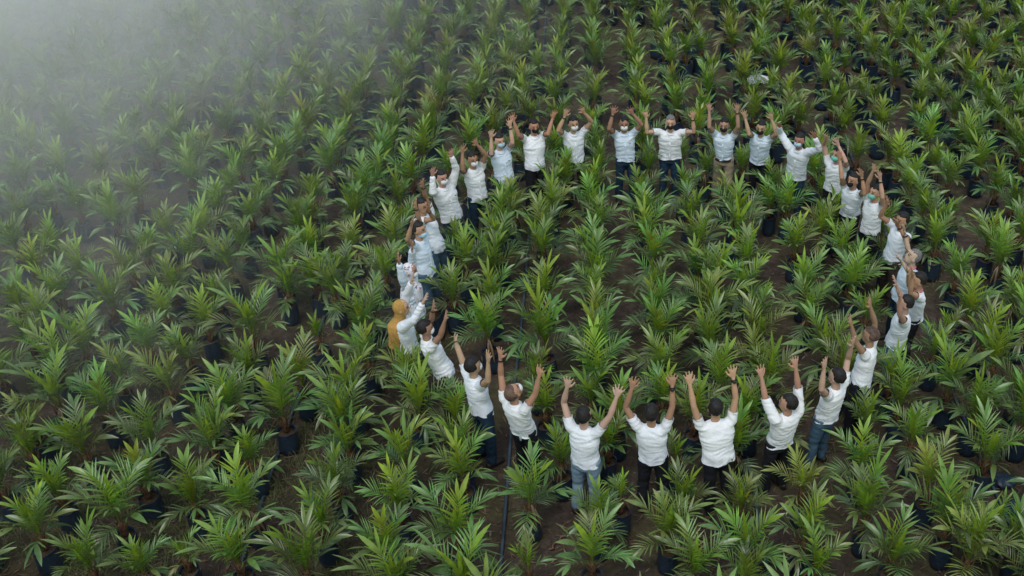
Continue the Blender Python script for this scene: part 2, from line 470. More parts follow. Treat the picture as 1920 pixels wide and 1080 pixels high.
person(d='man with balding shaved head', hd=(1632, 629), hem=(1613, 715), L=(1593, 602), R=(1631, 568), eL=(1594, 640), eR=(1645, 605), shirt='white2', tr='blacktr', hair='bald', swap=1)
person(d='man in light jeans wearing a hip pouch', hd=(1697, 569), hem=(1679, 643), L=(1686, 555), R=(1679, 528), eL=(1680, 598), eR=(1691, 565), shirt='white', tr='lightj', swap=1, pouch=1)
person(d='man with pink lanyard round his neck', hd=(1722, 526), hem=(1710, 590), L=(1709, 514), R=(1701, 508), eL=(1702, 548), eR=(1706, 530), shirt='white', tr='blacktr', swap=1, lany=1)
person(d='grey haired man with head thrown back', hd=(1711, 482), hem=(1690, 556), L=(1689, 488), R=(1696, 432), eL=(1708, 514), eR=(1702, 470), shirt='blue', tr='navyj', hair='grey', pitch=25, swap=1, lany=1, band='R')
person(d='man whose raised hand covers his face', hd=(1691, 413), hem=(1673, 486), L=(1684, 420), R=(1661, 377), eL=(1698, 452), eR=(1660, 407), shirt='white', tr='browntr', mask=None, swap=1, band='L')
person(d='man with green mask and two crossed sleeves', hd=(1641, 361), hem=(1631, 432), L=(1650, 331), R=(1638, 314), eL=(1654, 370), eR=(1619, 346), shirt='white2', tr='blacktr', mask='maskg', swap=1, band='L')
person(d='man with black mask between two green masks', hd=(1600, 338), hem=(1593, 388), L=(1616, 327), R=(1574, 294), eL=(1617, 350), eR=(1578, 328), shirt='white', tr='blacktr', mask='maskk', swap=1, band='L')
person(d='tall man with green mask', hd=(1570, 290), hem=(1563, 355), L=(1571, 268), R=(1548, 255), eL=(1581, 300), eR=(1549, 282), shirt='white2', tr='blacktr', mask='maskg', swap=1)
person(d='man in long white sleeves with grey mask', hd=(1499, 263), hem=(1492, 324), L=(1529, 254), R=(1459, 232), eL=(1532, 278), eR=(1466, 255), shirt='white', tr='navyj', mask='maskb', long=1, wide=1.05)
person(d='man in black trousers and brown shoes', hd=(1427, 240), hem=(1424, 301), L=(1447, 219), R=(1396, 217), eL=(1450, 246), eR=(1403, 241), shirt='blue', tr='blacktr', mask='maskk', shoe='sandal')
person(d='man in belted khaki trousers', hd=(1358, 235), hem=(1357, 299), L=(1383, 203), R=(1329, 203), eL=(1381, 238), eR=(1333, 241), shirt='blue', tr='khaki', mask='maskk', belt=1, band='L')
person(d='broad man with bent elbows and black mask', hd=(1257, 230), hem=(1256, 294), L=(1301, 217), R=(1209, 216), eL=(1297, 246), eR=(1214, 250), shirt='white2', tr='navyj', mask='maskk', wide=1.15, band='L', hair='grey')
person(d='man with white mask and teal jeans', hd=(1170, 232), hem=(1173, 298), L=(1186, 208), R=(1149, 208), eL=(1195, 232), eR=(1148, 233), shirt='blue', tr='navyj', mask='maskw', band='R', pen=1)
person(d='man with shaggy hair and white mask', hd=(1075, 232), hem=(1078, 298), L=(1095, 206), R=(1059, 213), eL=(1106, 230), eR=(1051, 240), shirt='white', tr='browntr', mask='maskw', band='R')
person(d='man with black mask and wide spread arms', hd=(1001, 237), hem=(1003, 312), L=(1038, 217), R=(961, 222), eL=(1028, 242), eR=(975, 250), shirt='white2', tr='blacktr', mask='maskk', wide=1.05)
person(d='man with pale blue mask and brown trousers', hd=(936, 264), hem=(946, 336), L=(957, 232), R=(921, 254), eL=(958, 262), eR=(922, 281), shirt='blue', tr='browntr', mask='maskb', band='L', pen=1)
person(d='man with white mask and teal jeans, one elbow bent', hd=(886, 299), hem=(896, 369), L=(894, 266), R=(867, 282), eL=(909, 292), eR=(868, 322), shirt='white2', tr='navyj', mask='maskw')
person(d='heavy man in long white sleeves leaning left', hd=(828, 333), hem=(846, 402), L=(847, 287), R=(811, 325), eL=(855, 320), eR=(815, 358), shirt='white2', tr='navyj', mask='maskw', long=1, wide=1.15, pen=1)
LABELS = [
 "man in white shirt left of the ring, face half hidden behind raised forearms",
 "man with blue mask slipped to his chin, standing behind the woman in floral headscarf",
 "woman in white floral headscarf raising both arms, behind the woman in the mustard headscarf",
 "woman in mustard yellow headscarf and white long sleeves, seen from behind",
 "man in white tee and brown trousers looking up beside the woman in mustard headscarf",
 "man in white shirt and dark jeans, white mask in profile, right of the brown-trousered man",
 "balding man bending his head far back, white shirt, black trousers, small green tag at hip",
 "man seen from behind in light washed jeans and white tee, both arms raised",
 "man seen from behind in black trousers and white tee, big wristwatch on right wrist",
 "broad man seen from behind, loose white shirt half covered by a palm crown, wristwatch",
 "man in rolled long white sleeves seen from behind, head turned left",
 "man in mid-blue jeans and white tee, one forearm bent beside his face, seen from behind",
 "man with shaved balding head in long loose white tee reaching up, black trousers",
 "man in light jeans and white tee with a black pouch on his hip",
 "man in white tee with pink cloth at his neck, behind the hip pouch man",
 "grey haired man with head thrown back, pale blue shirt, pink cloth at his collar",
 "black haired man in white shirt, face covered by a raised hand with dark bracelet",
 "man with mint green mask and one dark bracelet, nearer of the two green masks",
 "man with black mask and open collar standing between the two men in green masks",
 "man with mint green mask further up the ring, arms crossing above a neighbour's hand",
 "man in long white sleeves with pale grey-blue mask, one elbow bent, dark jeans",
 "man in pale blue shirt, black mask, black trousers and brown shoes on bare soil",
 "man in tucked pale blue shirt with belt and khaki trousers, black mask",
 "broad short haired man with black mask, elbows bent square, loose white short sleeves",
 "man with white mask and teal jeans whose whole left leg and shoe show between palms",
 "shaggy haired man with white mask and dark brown trousers, dark band on one wrist",
 "man with black mask and arms spread wide, long white shirt over black trousers",
 "man with pale blue mask, hands close above his head, brown trousers, pen in pocket",
 "man with white mask, one elbow bent outward, white short sleeves and dark jeans",
 "heavy man in long white sleeves and long shirt, white mask, leaning left",
]
ringc = at_z(*CENTER, 0)

P_RAW = [(q['hd'], q['hem']) for q in P]

# ------------------------------------------------------------------ where the seedlings stand (crown bases read off the photo, quarter-frame tiles)
#PLANTS
TILES = {
(0, 0): "30,120 190,210 290,40 430,210 520,80 740,90 660,150 760,340 840,220 870,110 1030,70 1170,200 1040,240 1240,120 1330,260 1410,280 1520,340 1530,110 1700,180 1740,80 1830,330 1000,400 1230,420 1090,310 320,370 80,270 180,530 590,460 390,400 820,540 940,520 1180,520 1110,650 1410,560 1450,440 1700,460 1790,430 1640,590 1560,700 1890,680 1870,250 450,660 720,640 560,620 350,770 880,820 1210,720 1150,880 1290,660 1370,890 1490,880 1750,880 1810,760 630,790 490,930 250,900 800,990 1040,1010 1710,1020 1330,1050 510,1050 400,1060 690,1040 1600,1070 100,1060 80,830 60,950 1050,60 1380,40 900,30 600,300",
(480, 0): "400,60 650,30 600,140 870,60 860,150 1070,80 1320,60 1060,200 1280,210 1600,140 1820,100 1640,50 50,70 300,200 500,240 740,250 690,170 190,370 420,410 460,330 660,450 720,350 940,360 1240,290 1470,300 1560,240 1800,220 1790,320 1730,460 1440,440 1200,400 1130,640 1170,480 850,590 350,640 380,540 560,640 520,720 50,520 200,810 490,830 830,690 770,800 1070,830 1430,700 1430,570 1710,590 1700,700 1340,890 1390,770 1640,800 1610,960 1010,960 720,940 400,1000 110,960 70,1060 1320,1040 660,1060 1030,1060 20,700 1890,880 1880,580 1900,420 70,290 150,150",
(960, 0): "150,60 130,190 100,300 100,460 60,580 70,770 400,90 390,190 370,290 360,370 350,460 370,600 330,770 600,60 600,140 620,230 590,310 620,400 620,500 620,690 610,770 600,970 900,90 880,220 900,360 920,530 930,660 930,760 1000,830 1090,60 1140,140 1090,270 1140,410 1190,500 1180,690 1230,760 1240,860 1330,60 1360,150 1370,270 1410,400 1470,590 1470,720 1300,430 1570,60 1640,190 1660,360 1720,560 1540,770 1800,70 1890,150 1850,290 1900,390 1800,780 340,960 960,1030 1420,900 130,900 1830,470",
(1440, 0): "150,130 240,250 390,60 440,230 560,60 670,190 790,60 900,230 980,20 1190,230 1130,130 1360,150 1290,60 1510,60 1700,40 1630,190 1850,140 1780,330 1900,270 1490,320 1530,370 1280,370 1060,400 960,320 1110,480 1220,680 870,520 780,440 700,360 510,330 570,520 290,430 300,340 420,640 60,410 20,300 80,560 130,760 150,880 700,710 950,620 1160,600 1400,520 1490,630 1640,480 1580,740 1750,720 1840,470 1900,560 1290,790 1130,790 1030,770 780,810 480,850 550,1000 230,950 840,990 1120,950 1390,890 1650,860 1860,790 1740,960 1900,930 1530,1000 1170,1060 1810,1060 1430,1060 20,700 60,100",
(0, 270): "80,100 300,120 930,80 790,220 1170,130 1310,30 1580,60 1430,290 1450,170 1800,240 1900,120 460,280 590,290 190,310 1750,380 1660,530 1040,450 380,470 200,600 590,520 880,610 1260,680 1530,710 1880,570 1840,780 1110,880 1430,900 1740,970 430,860 150,820 270,960 620,1010 1010,1010 1270,1070 790,450 60,900",
(480, 270): "20,100 340,60 620,120 1000,60 1260,110 200,190 150,290 550,230 910,300 960,170 1180,300 80,480 430,440 830,420 540,400 360,690 420,580 50,620 770,560 740,790 1090,480 1100,650 1030,780 200,1010 620,870 680,1010 450,1065 960,1000 420,830 0,740 1500,560 1480,740 1460,940 1830,640 1840,850 1380,1060 1780,1010 1590,360 1880,430",
(960, 270): "330,130 310,290 640,100 610,370 600,220 990,50 1000,220 980,430 1290,370 1230,180 1610,410 1900,330 300,410 290,560 600,520 1010,600 1330,560 1670,590 640,630 220,880 230,740 610,870 1020,740 1400,790 1680,700 1060,900 1410,990 1760,900 620,1010 1080,1040 270,1060 1740,1060 20,560 20,400 30,1000 1560,1075",
(1440, 270): "60,300 340,250 380,130 660,130 890,130 1250,180 970,210 1060,380 1350,320 1520,60 1590,190 1690,380 1850,60 1900,170 1820,500 1150,530 1520,570 1190,40 140,540 400,430 480,530 520,660 200,810 270,1040 560,870 650,1010 860,700 890,960 1260,800 1220,680 1650,790 1740,920 1890,700 1400,1040 1310,950 20,470",
(0, 540): "160,170 470,100 840,170 1240,230 1640,110 1300,30 1120,470 1560,310 640,500 750,440 230,430 470,620 900,700 970,560 1430,540 1860,660 1900,400 20,690 430,890 810,950 1300,770 1740,900 1160,1060 1600,1070 40,260 260,1070 740,1070 360,290",
(480, 540): "230,50 590,70 440,500 850,580 810,330 900,200 520,370 350,750 740,840 200,990 1210,960 1250,710 20,380 1380,60 1780,160 1760,400 1580,1030 20,560 680,1075 990,130 1170,490",
(960, 540): "250,80 610,100 1070,60 1430,130 1740,60 270,450 610,310 640,540 630,730 1080,250 1100,430 1500,500 1550,790 1100,650 1120,880 250,960 200,700 600,880 1830,300 1840,420 1480,240 1480,400 790,1040 1350,1020 1780,1010 1830,640",
(1440, 540): "290,230 270,30 620,30 440,520 730,250 30,330 60,600 1230,520 1490,240 1600,450 1700,600 1840,150 1910,330 1350,800 1860,870 920,700 950,900 1540,1000 700,980 1010,1060 630,800 1900,1040 20,760",
(0, 810): "240,180 650,170 1160,90 1600,150 1080,400 460,490 1450,540 900,690 290,800 1890,600 1090,1060 1810,990 700,1050 20,430 450,1070 1890,230",
(480, 810): "100,230 700,140 1130,270 1590,130 620,430 1560,360 20,610 500,740 1090,580 1020,920 1510,800 380,1040 30,1000",
(960, 810): "190,190 140,560 650,690 1160,440 1170,790 1600,260 1690,580 1780,930 590,990 1350,1055 720,130",
(1440, 810): "120,90 220,410 260,820 700,280 1080,110 1200,450 1640,230 740,670 1340,760 910,970 1490,980 1880,880 330,1060 40,930",
}
SMALL = [(1440+1390/4, 270+530/4), (1440+1160/4, 540+370/4), (0+1380/4, 810+950/4), (960+650/4, 810+420/4), (960+130/4, 810+1050/4), (960+1190/4, 810+210/4), (1440+1720/4, 810+700/4), (480+480/4, 540+380/4)]
ZB = 0.52
spots = []   # (x, y, px, py, small)
def try_add(px, py, small=False, mind=0.36):
    p = at_z(px, py, ZB)
    for q in spots:
        if (q[0] - p.x) ** 2 + (q[1] - p.y) ** 2 < mind ** 2: return
    spots.append((p.x, p.y, px, py, small))
for px, py in SMALL: try_add(px, py, True)
for k in sorted(TILES, key=lambda t: -t[1]):
    for s_ in TILES[k].split():
        a, b_ = s_.split(','); try_add(k[0] + float(a) / 4, k[1] + float(b_) / 4)
n_mark = len(spots)
_pb = []
for _p in P_RAW:
    _a = at_z(_p[0][0], _p[0][1], 1.56); _b = at_z(_p[1][0], _p[1][1], .86); _pb.append((_a.x * .35 + _b.x * .65, _a.y * .35 + _b.y * .65))
for i_, s_ in enumerate(spots):
    x, y = s_[0], s_[1]
    for (bx, by) in _pb:
        dx, dy = x - bx, y - by; d_ = (dx * dx + dy * dy) ** .5
        m_ = .52 if dy < 0 else .42
        if d_ < m_:
            k_ = m_ / max(d_, .05); x, y = bx + dx * k_, by + dy * k_
    spots[i_] = (x, y, s_[2], s_[3], s_[4])
# the far rows read as one mass: fill any hole in them, and carry the planting on outside the frame
x0, y0 = spots[0][0], spots[0][1]
for j in range(-6, 46):
    for i in range(-34, 34):
        X = i * 0.74 + (0.37 if j % 2 else 0) + rng.uniform(-.08, .08); Y = 4.6 + j * 0.70 + rng.uniform(-.08, .08)
        X += -0.0336 * Y
        u, v = proj((X, Y, ZB))
        inside = -15 < u < 1935 and -10 < v < 1095
        if inside and v > 330: continue
        if abs(X + 2) > 19 or Y > 33: continue
        if min((q[0] - X) ** 2 + (q[1] - Y) ** 2 for q in spots) < (0.51 if inside else 0.50) ** 2: continue
        spots.append((X, Y, u, v, False))

# ------------------------------------------------------------------ people: geometry
UPV = Vector((0, 0, 1))
SK = [(0.47, 0.275, 0.185), (0.37, 0.205, 0.13), (0.52, 0.33, 0.235), (0.42, 0.24, 0.155)]
def solve_hand(S, px, f, reach):
    d = ray(*px).normalized(); best = None
    t0 = (S - CAMV).dot(d)
    for k in range(-60, 61):
        t = t0 + k * 0.012
        p = CAMV + d * t; v = p - S; L = v.length
        c = 10 * max(0, L - reach) ** 2 + 0.5 * (L - reach * .96) ** 2 + 0.35 * (v.dot(f) - 0.10) ** 2 + 0.6 * max(0, 0.25 - v.z) ** 2
        if best is None or c < best[0]: best = (c, p)
    p = best[1]; v = p - S
    if v.length > reach: p = S + v.normalized() * reach
    return p
def solve_elbow(S, W, l1, l2, px, out):
    v = W - S; L = min(v.length, (l1 + l2) * .995); a = (l1 * l1 - l2 * l2 + L * L) / (2 * L)
    h = math.sqrt(max(0, l1 * l1 - a * a)); d = v.normalized()
    u = (out - d * out.dot(d))
    if u.length < 1e-3: u = Vector((1, 0, 0)) - d * d.x
    u.normalize(); q = d.cross(u); c = S + d * a
    best = None
    for k in range(24):
        an = 2 * math.pi * k / 24
        e = c + (u * math.cos(an) + q * math.sin(an)) * h
        sc = 0
        if px:
            pp = proj(e); sc = ((pp[0] - px[0]) ** 2 + (pp[1] - px[1]) ** 2) * .02
        sc += 1.2 * (1 - math.cos(an))
        if best is None or sc < best[0]: best = (sc, e)
    return best[1]
def hand_geo(mb, W, d, pn, sgn, c, r):
    """palm + 4 fingers + thumb. d = hand direction, pn = palm normal (palm faces this way), sgn thumb side"""
    d = d.normalized(); s = d.cross(pn).normalized() * sgn; pn = s.cross(d).normalized() * sgn
    # make s point to the thumb side
    mb.tube([W - d * .01, W + d * .03, W + d * .075, W + d * .09], [(.024, .018), (.035, .017), (.042, .015), (.038, .012)], lat=s, n=10, c=c)
    spread = r.uniform(.45, .85); curl = r.uniform(.0, .35)
    lens = [.074, .084, .078, .062]
    for k in range(4):
        off = (1.5 - k) * .0215
        fd = (d + s * ((1.5 - k) * spread * .42)).normalized()
        b0 = W + d * (.082 - abs(1.3 - k) * .004) + s * off
        l = lens[k]
        cc = curl * r.uniform(.7, 1.3)
        d2 = (fd + pn * cc * .6).normalized(); d3 = (fd + pn * cc * 1.3).normalized()
        mb.tube([b0, b0 + fd * l * .42, b0 + fd * l * .42 + d2 * l * .32, b0 + fd * l * .42 + d2 * l * .32 + d3 * l * .26], [.0104, .0098, .0093, .0085], lat=s, n=8, c=c)
    tb = W + d * .022 + s * .026
    td = (s * .85 + d * .75 + pn * .35).normalized(); td2 = (s * .45 + d * 1.0 + pn * .25).normalized()
    mb.tube([tb, tb + td * .044, tb + td * .044 + td2 * .042], [.0145, .012, .0105], lat=pn, n=8, c=c)

jobs = []   # (temp object, final setup)
def remesh_later(mb, name, mat, voxel, base, parent_idx, colfn=None, smooth=3, post=None):
    V = [Vector(v) - base for v in mb.V]
    me = mesh_np(name, V, mb.F, mat)
    o = bpy.data.objects.new(name, me); COL.objects.link(o)
    md = o.modifiers.new('r', 'REMESH'); md.mode = 'VOXEL'; md.voxel_size = voxel; md.use_smooth_shade = True
    sm = o.modifiers.new('s', 'SMOOTH'); sm.factor = 0.5; sm.iterations = smooth
    jobs.append((o, name, mat, base, parent_idx, colfn, post))

root_of = {}
simple = []  # (name, mesh, person index, base)
for idx, p in enumerate(P):
    r = random.Random(500 + idx)
    wide = p.get('wide', 1.0)
    Hc = at_z(p['hd'][0], p['hd'][1], 1.56)
    Hm = at_z(p['hem'][0], p['hem'][1], 0.86)
    # keep the lean plausible
    lean = Vector((Hc.x - Hm.x, Hc.y - Hm.y, 0))
    if lean.length > .24: lean *= .24 / lean.length
    if abs(lean.y) > .16: lean.y = .16 * (1 if lean.y > 0 else -1)
    Hm = Vector((Hc.x - lean.x, Hc.y - lean.y, .86))
    g = Vector((Hm.x - lean.x * .35, Hm.y - lean.y * .35, 0)); base = Vector((g.x, g.y, 0))
    f = Vector((ringc.x - g.x, ringc.y - g.y, 0)).normalized()
    rt = f.cross(UPV).normalized()      # person's own right
    spine = (Hc - Hm).normalized()
    Nk = Hc - spine * .10 - UPV * .085 - f * .015
    pel = Vector((Hm.x, Hm.y, .92))
    ch = pel.lerp(Nk, .62) + f * .0
    skin = SK[(idx * 7 + 1) % 4]
    skin = tuple(x * r.uniform(.92, 1.08) for x in skin)
    # which hand is which: the data's L/R follow the person's own sides; swapped for those seen from behind
    LS = Nk - rt * .165 * wide - UPV * .005
    RS = Nk + rt * .165 * wide - UPV * .005
    hands = {}
    pairs = {'L': (LS, p['L'], p.get('eL'), -rt), 'R': (RS, p['R'], p.get('eR'), rt)}
    arms = {}
    for k, (S, hp, ep, out) in pairs.items():
        hp3 = solve_hand(S, hp, f, .63)
        v = (hp3 - S)
        hd_ = (v.normalized() + UPV * .35 + f * .1).normalized()
        Wr = hp3 - hd_ * .065
        if (Wr - S).length > .545: Wr = S + (Wr - S).normalized() * .545
        E = solve_elbow(S, Wr, .285, .265, ep, out + UPV * -.1 - f * .2)
        fd = (Wr - E).normalized()
        hd2 = (fd * .8 + hd_ * .5).normalized()
        arms[k] = (S, E, Wr, hd2)
    hair = p.get('hair')
    # ---- body
    mb = MB()
    mb.tube([pel - UPV * .05, pel, pel.lerp(Nk, .35), ch, Nk - UPV * .06, Nk - UPV * .005], [(.14 * wide, .095), (.13 * wide, .09), (.115 * wide, .08), (.14 * wide, .088), (.12 * wide, .062), (.055, .05)], lat=rt, n=16)
    mb.tube([Nk - UPV * .05, Nk + (Hc - Nk) * .55], [.056, .052], n=12)
    # head frame
    yaw = R(p.get('yaw', 0)) + r.uniform(-.15, .15); pit = R(p.get('pitch', 0)) + (R(10) if p.get('swap') else R(4))
    hf = (Matrix.Rotation(yaw, 3, 'Z') @ f).normalized()
    hr = hf.cross(UPV).normalized()
    hf = (Matrix.Rotation(pit, 3, hr) @ hf).normalized(); hu = hr.cross(hf).normalized()
    fr = (hr, hf, hu)
    K = 1.04
    mb.ell(Hc + hu * .015, fr, (.077 * K, .096 * K, .105 * K))
    mb.ell(Hc + hf * .022 - hu * .045, fr, (.060 * K, .070 * K, .078 * K))
    mb.ell(Hc + hf * .093 - hu * .02, fr, (.013, .018, .024), 8, 6)
    for sg in (1, -1):
        mb.ell(Hc + hr * sg * .080 - hu * .012 - hf * .005, fr, (.010, .020, .031), 8, 6)
    for k, (S, E, Wr, hd2) in arms.items():
        sg = 1 if k == 'R' else -1
        Sm = S.lerp(ch, .25)
        mb.tube([Sm, S, S.lerp(E, .5), E, E.lerp(Wr, .35), E.lerp(Wr, .8), Wr], [.052, .049, .042, .035, .037, .026, .022], n=12)
        pn = (f + UPV * -.15).normalized()
        thumb = -rt * sg     # thumbs point towards the head when palms face forward
        s0 = hd2.cross(pn).normalized()
        sgn = 1 if s0.dot(thumb) > 0 else -1
        hand_geo(mb, Wr, hd2, pn, sgn, skin, r)
    lat_leg = rt
    feet = []
    for sg in (1, -1):
        hip = pel + rt * sg * .085 - UPV * .04
        ft = Vector((g.x, g.y, .09)) + rt * sg * (.105 + r.uniform(0, .03)) + f * r.uniform(-.05, .05)
        kn = hip.lerp(ft, .5) + f * .025
        mb.tube([hip, hip.lerp(kn, .5), kn, kn.lerp(ft, .35), ft], [.078, .066, .052, .05, .035], n=12)
        mb.tube([ft - UPV * .045 - f * .04, ft - UPV * .05 + f * .05, ft - UPV * .055 + f * .14], [(.034, .038), (.042, .03), (.035, .02)], lat=rt, n=10)
        feet.append((hip, kn, ft))
    def colfn(co, fr=fr, Hc=Hc.copy(), base=base.copy(), skin=skin, bald=(hair == 'bald'), face=p):
        n = len(co); c = np.tile(np.array(skin, np.float32), (n, 1))
        rel = co + np.array(base - Hc)
        lx = rel @ np.array(fr[0]); ly = rel @ np.array(fr[1]); lz = rel @ np.array(fr[2])
        head = (np.abs(lx) < .1) & (np.abs(lz) < .13) & (ly > .03)
        for sx in (-1, 1):
            eye = head & (np.abs(lx - sx * .031) < .016) & (np.abs(lz - .006) < .008)
            brow = head & (np.abs(lx - sx * .033) < .022) & (np.abs(lz - .029) < .006)
            c[eye] = (.03, .02, .015); c[brow] = (.03, .02, .016)
        lip = head & (np.abs(lx) < .024) & (np.abs(lz + .062) < .009)
        c[lip] = (.28, .09, .07)
        return c
    remesh_later(mb, 'person', M['skin'], .0085, base, None, colfn, 2)
    # ---- shirt
    sb = MB()
    Lg = p.get('long', 0); cuts = []
    hemz = .845 - (.05 if Lg == 1 else 0) + (.05 if p.get('belt') else 0)
    hem = Vector((Hm.x, Hm.y, hemz))
    bw = (.180 if not p.get('belt') else .155) * wide
    mid = pel.lerp(Nk, .4)
    sb.tube([hem, hem + UPV * .07, mid - UPV * .05, ch, Nk - UPV * .07, Nk - UPV * .022, Nk + UPV * .012],
            [(bw, .140), (bw * .96, .136), (.158 * wide, .124), (.184 * wide, .126), (.178 * wide, .102), (.12 * wide, .080), (.064, .06)], lat=rt, n=22)
    for k, (S, E, Wr, hd2) in arms.items():
        if Lg:
            end = E.lerp(Wr, .93 if Lg == 1 else .1)
            pts = [S.lerp(ch, .4), S, S.lerp(E, .5), E, end] if Lg == 1 else [S.lerp(ch, .4), S, S.lerp(E, .5), end]
            rad = [.082, .075, .062, .058, .043] if Lg == 1 else [.082, .075, .064, .056]
            if Lg != 1: cuts.append((end - base, (Wr - E).normalized()))
        else:
            q = r.uniform(.40, .56) if p.get('swap') else r.uniform(.5, .66)
            pts = [S.lerp(ch, .4), S, S.lerp(E, q * .6), S.lerp(E, q)]; rad = [.075, .064, .058, .061]
            cuts.append((S.lerp(E, q) - base, (E - S).normalized()))
        sb.tube(pts, rad, n=14)
    def foldpost(me, seed=idx, hemz=hemz, base=base, cuts=cuts):
        n = len(me.vertices); co = np.zeros(n * 3, np.float32); me.vertices.foreach_get('co', co); co = co.reshape(-1, 3)
        no = np.zeros(n * 3, np.float32); me.vertices.foreach_get('normal', no); no = no.reshape(-1, 3)
        d = np.array([noise.noise(Vector((c[0] * 5 + seed, c[1] * 5, c[2] * 6))) * .006 + (.5 - abs(noise.noise(Vector((c[0] * 4.5, c[1] * 4.5 + seed, c[2] * 17 + 2.5 * noise.noise(Vector(c) * 3 + Vector((seed, 0, 0)))))))) * .015 + (.5 - abs(noise.noise(Vector((c[0] * 18 + 5, c[1] * 18 + seed, c[2] * 30 + 3 * noise.noise(Vector(c) * 9)))))) * 0.005 - .006 for c in co])
        low = np.clip((hemz + .12 - co[:, 2]) / .14, 0, 1)
        ang = np.arctan2(co[:, 1], co[:, 0])
        d += low * .008 * np.sin(ang * 7 + seed)
        co += no * d[:, None]
        co[:, 2] += low * .02 * np.sin(ang * 2 + seed)
        me.vertices.foreach_set('co', co.ravel()); me.update()
        import bmesh
        bm = bmesh.new(); bm.from_mesh(me); kill = []
        for fc in bm.faces:
            c = fc.calc_center_median()
            if c.z < hemz + .012 + .018 * math.sin(math.atan2(c.y, c.x) * 2 + seed): kill.append(fc); continue
            for (e_, dv) in cuts:
                w_ = c - e_; t_ = w_.dot(dv)
                if t_ > -.012 and t_ < .06 and (w_ - dv * t_).length < .082: kill.append(fc); break
        bmesh.ops.delete(bm, geom=kill, context='FACES'); bm.to_mesh(me); bm.free()
    remesh_later(sb, 'shirt', M[p['shirt']], .0105, base, idx, None, 3, foldpost)
    # ---- trousers
    tb = MB()
    tb.tube([pel - UPV * .13, pel - UPV * .02, pel + UPV * .02], [(.155 * wide, .112), (.145 * wide, .104), (.136 * wide, .098)], lat=rt, n=18)
    for hip, kn, ft in feet:
        tb.tube([hip + UPV * .02, hip.lerp(kn, .4), kn, kn.lerp(ft, .5), ft + UPV * .0], [.098, .088, .072, .068, .066], n=14)
    def trpost(me, seed=idx):
        n = len(me.vertices); co = np.zeros(n * 3, np.float32); me.vertices.foreach_get('co', co); co = co.reshape(-1, 3)
        no = np.zeros(n * 3, np.float32); me.vertices.foreach_get('normal', no); no = no.reshape(-1, 3)
        d = np.array([noise.noise(Vector((c[0] * 8 + seed, c[1] * 8, c[2] * 16))) * .009 for c in co])
        me.vertices.foreach_set('co', (co + no * d[:, None]).ravel()); me.update()
    remesh_later(tb, 'trousers', M[p['tr']], .014, base, idx, None, 3, trpost)
    # ---- shoes
    for hip, kn, ft in feet:
        s_ = MB()
        def low(q): return Vector((q.x, q.y, 0))
        b0 = low(ft)
        s_.tube([b0 + UPV * .05 - f * .065, b0 + UPV * .055, b0 + UPV * .048 + f * .08, b0 + UPV * .036 + f * .17], [(.038, .045), (.044, .045), (.050, .036), (.038, .026)], lat=rt, n=14)
        s_.V = [tuple(Vector(v) - base) for v in s_.V]
        simple.append(('shoe', s_.mesh('shoe', M[p.get('shoe', 'shoe')]), idx, base))
    # ---- hair
    sc = p.get('scarf')
    if not sc:
        hb = MB()
        seed = r.uniform(0, 50)
        def hw(l, seed=seed, bald=(hair == 'bald')):
            v = l.copy()
            front = v.y / .105
            # hairline: pull the face side in
            k = 1.0 + .09 * noise.noise(v * 75 + Vector((seed, 0, 0))) + .04 * noise.noise(v * 25)
            v = v * k
            hl = .055 + .02 * noise.noise(Vector((v.x * 30, seed, 0)))
            if v.y > .01 and v.z < hl + (v.y - .03) * .1: v *= .74
            if v.z < -.026 + (.0 if v.y > -.04 else -.012): v *= .76
            return v
        big = 1.0 + (.05 if 'shaggy' in p['d'] else 0)
        if hair == 'bald': big = .955
        hb.ell(Hc + hu * .020 - hf * .005, fr, (.086 * K * big, .105 * K, .113 * K * big), 30, 22, warp=hw)
        hb.V = [tuple(Vector(v) - base) for v in hb.V]
        simple.append(('hair', hb.mesh('hair', M[{'grey': 'grey', 'bald': 'stubble'}.get(hair, 'hair')]), idx, base))
    else:
        hb = MB()
        def hw2(l):
            v = l.copy()
            if v.y > .06 and abs(v.x) < .055 and -.06 < v.z < .06: v *= .72
            return v
        hb.ell(Hc + hu * .01 - hf * .005, fr, (.088 * K, .106 * K, .116 * K), 26, 20, warp=hw2)
        # drape over neck, shoulders and back
        t0 = Hc - hu * .05 - hf * .01
        dl = .52 if sc == 'floral' else .42
        back = -f * (.06 if sc == 'yellow' else .0)
        hb.tube([t0, Nk + UPV * .03 + back * .4, Nk - UPV * .08 + back * .8, Nk - UPV * (dl * .6) + back, Nk - UPV * dl + back * 1.1],
                [(.076, .086), (.072, .078), (.175 if sc == 'floral' else .125, .14), (.18 if sc == 'floral' else .115, .15), (.16 if sc == 'floral' else .09, .14)], lat=rt, n=22)
        def scpost(me, seed=idx):
            n = len(me.vertices); co = np.zeros(n * 3, np.float32); me.vertices.foreach_get('co', co); co = co.reshape(-1, 3)
            no = np.zeros(n * 3, np.float32); me.vertices.foreach_get('normal', no); no = no.reshape(-1, 3)
            lowf = np.clip((1.42 - co[:, 2]) / .2, 0, 1); ang = np.arctan2(co[:, 1], co[:, 0])
            d = (.04 + lowf) * (.013 * np.abs(np.sin(ang * 6 + co[:, 2] * 9)) + .012 * np.sin(ang * 4 + co[:, 2] * 14)) - .006
            me.vertices.foreach_set('co', (co + no * d[:, None]).ravel()); me.update()
        remesh_later(hb, 'headscarf', M[sc], .010, base, idx, None, 2, scpost)
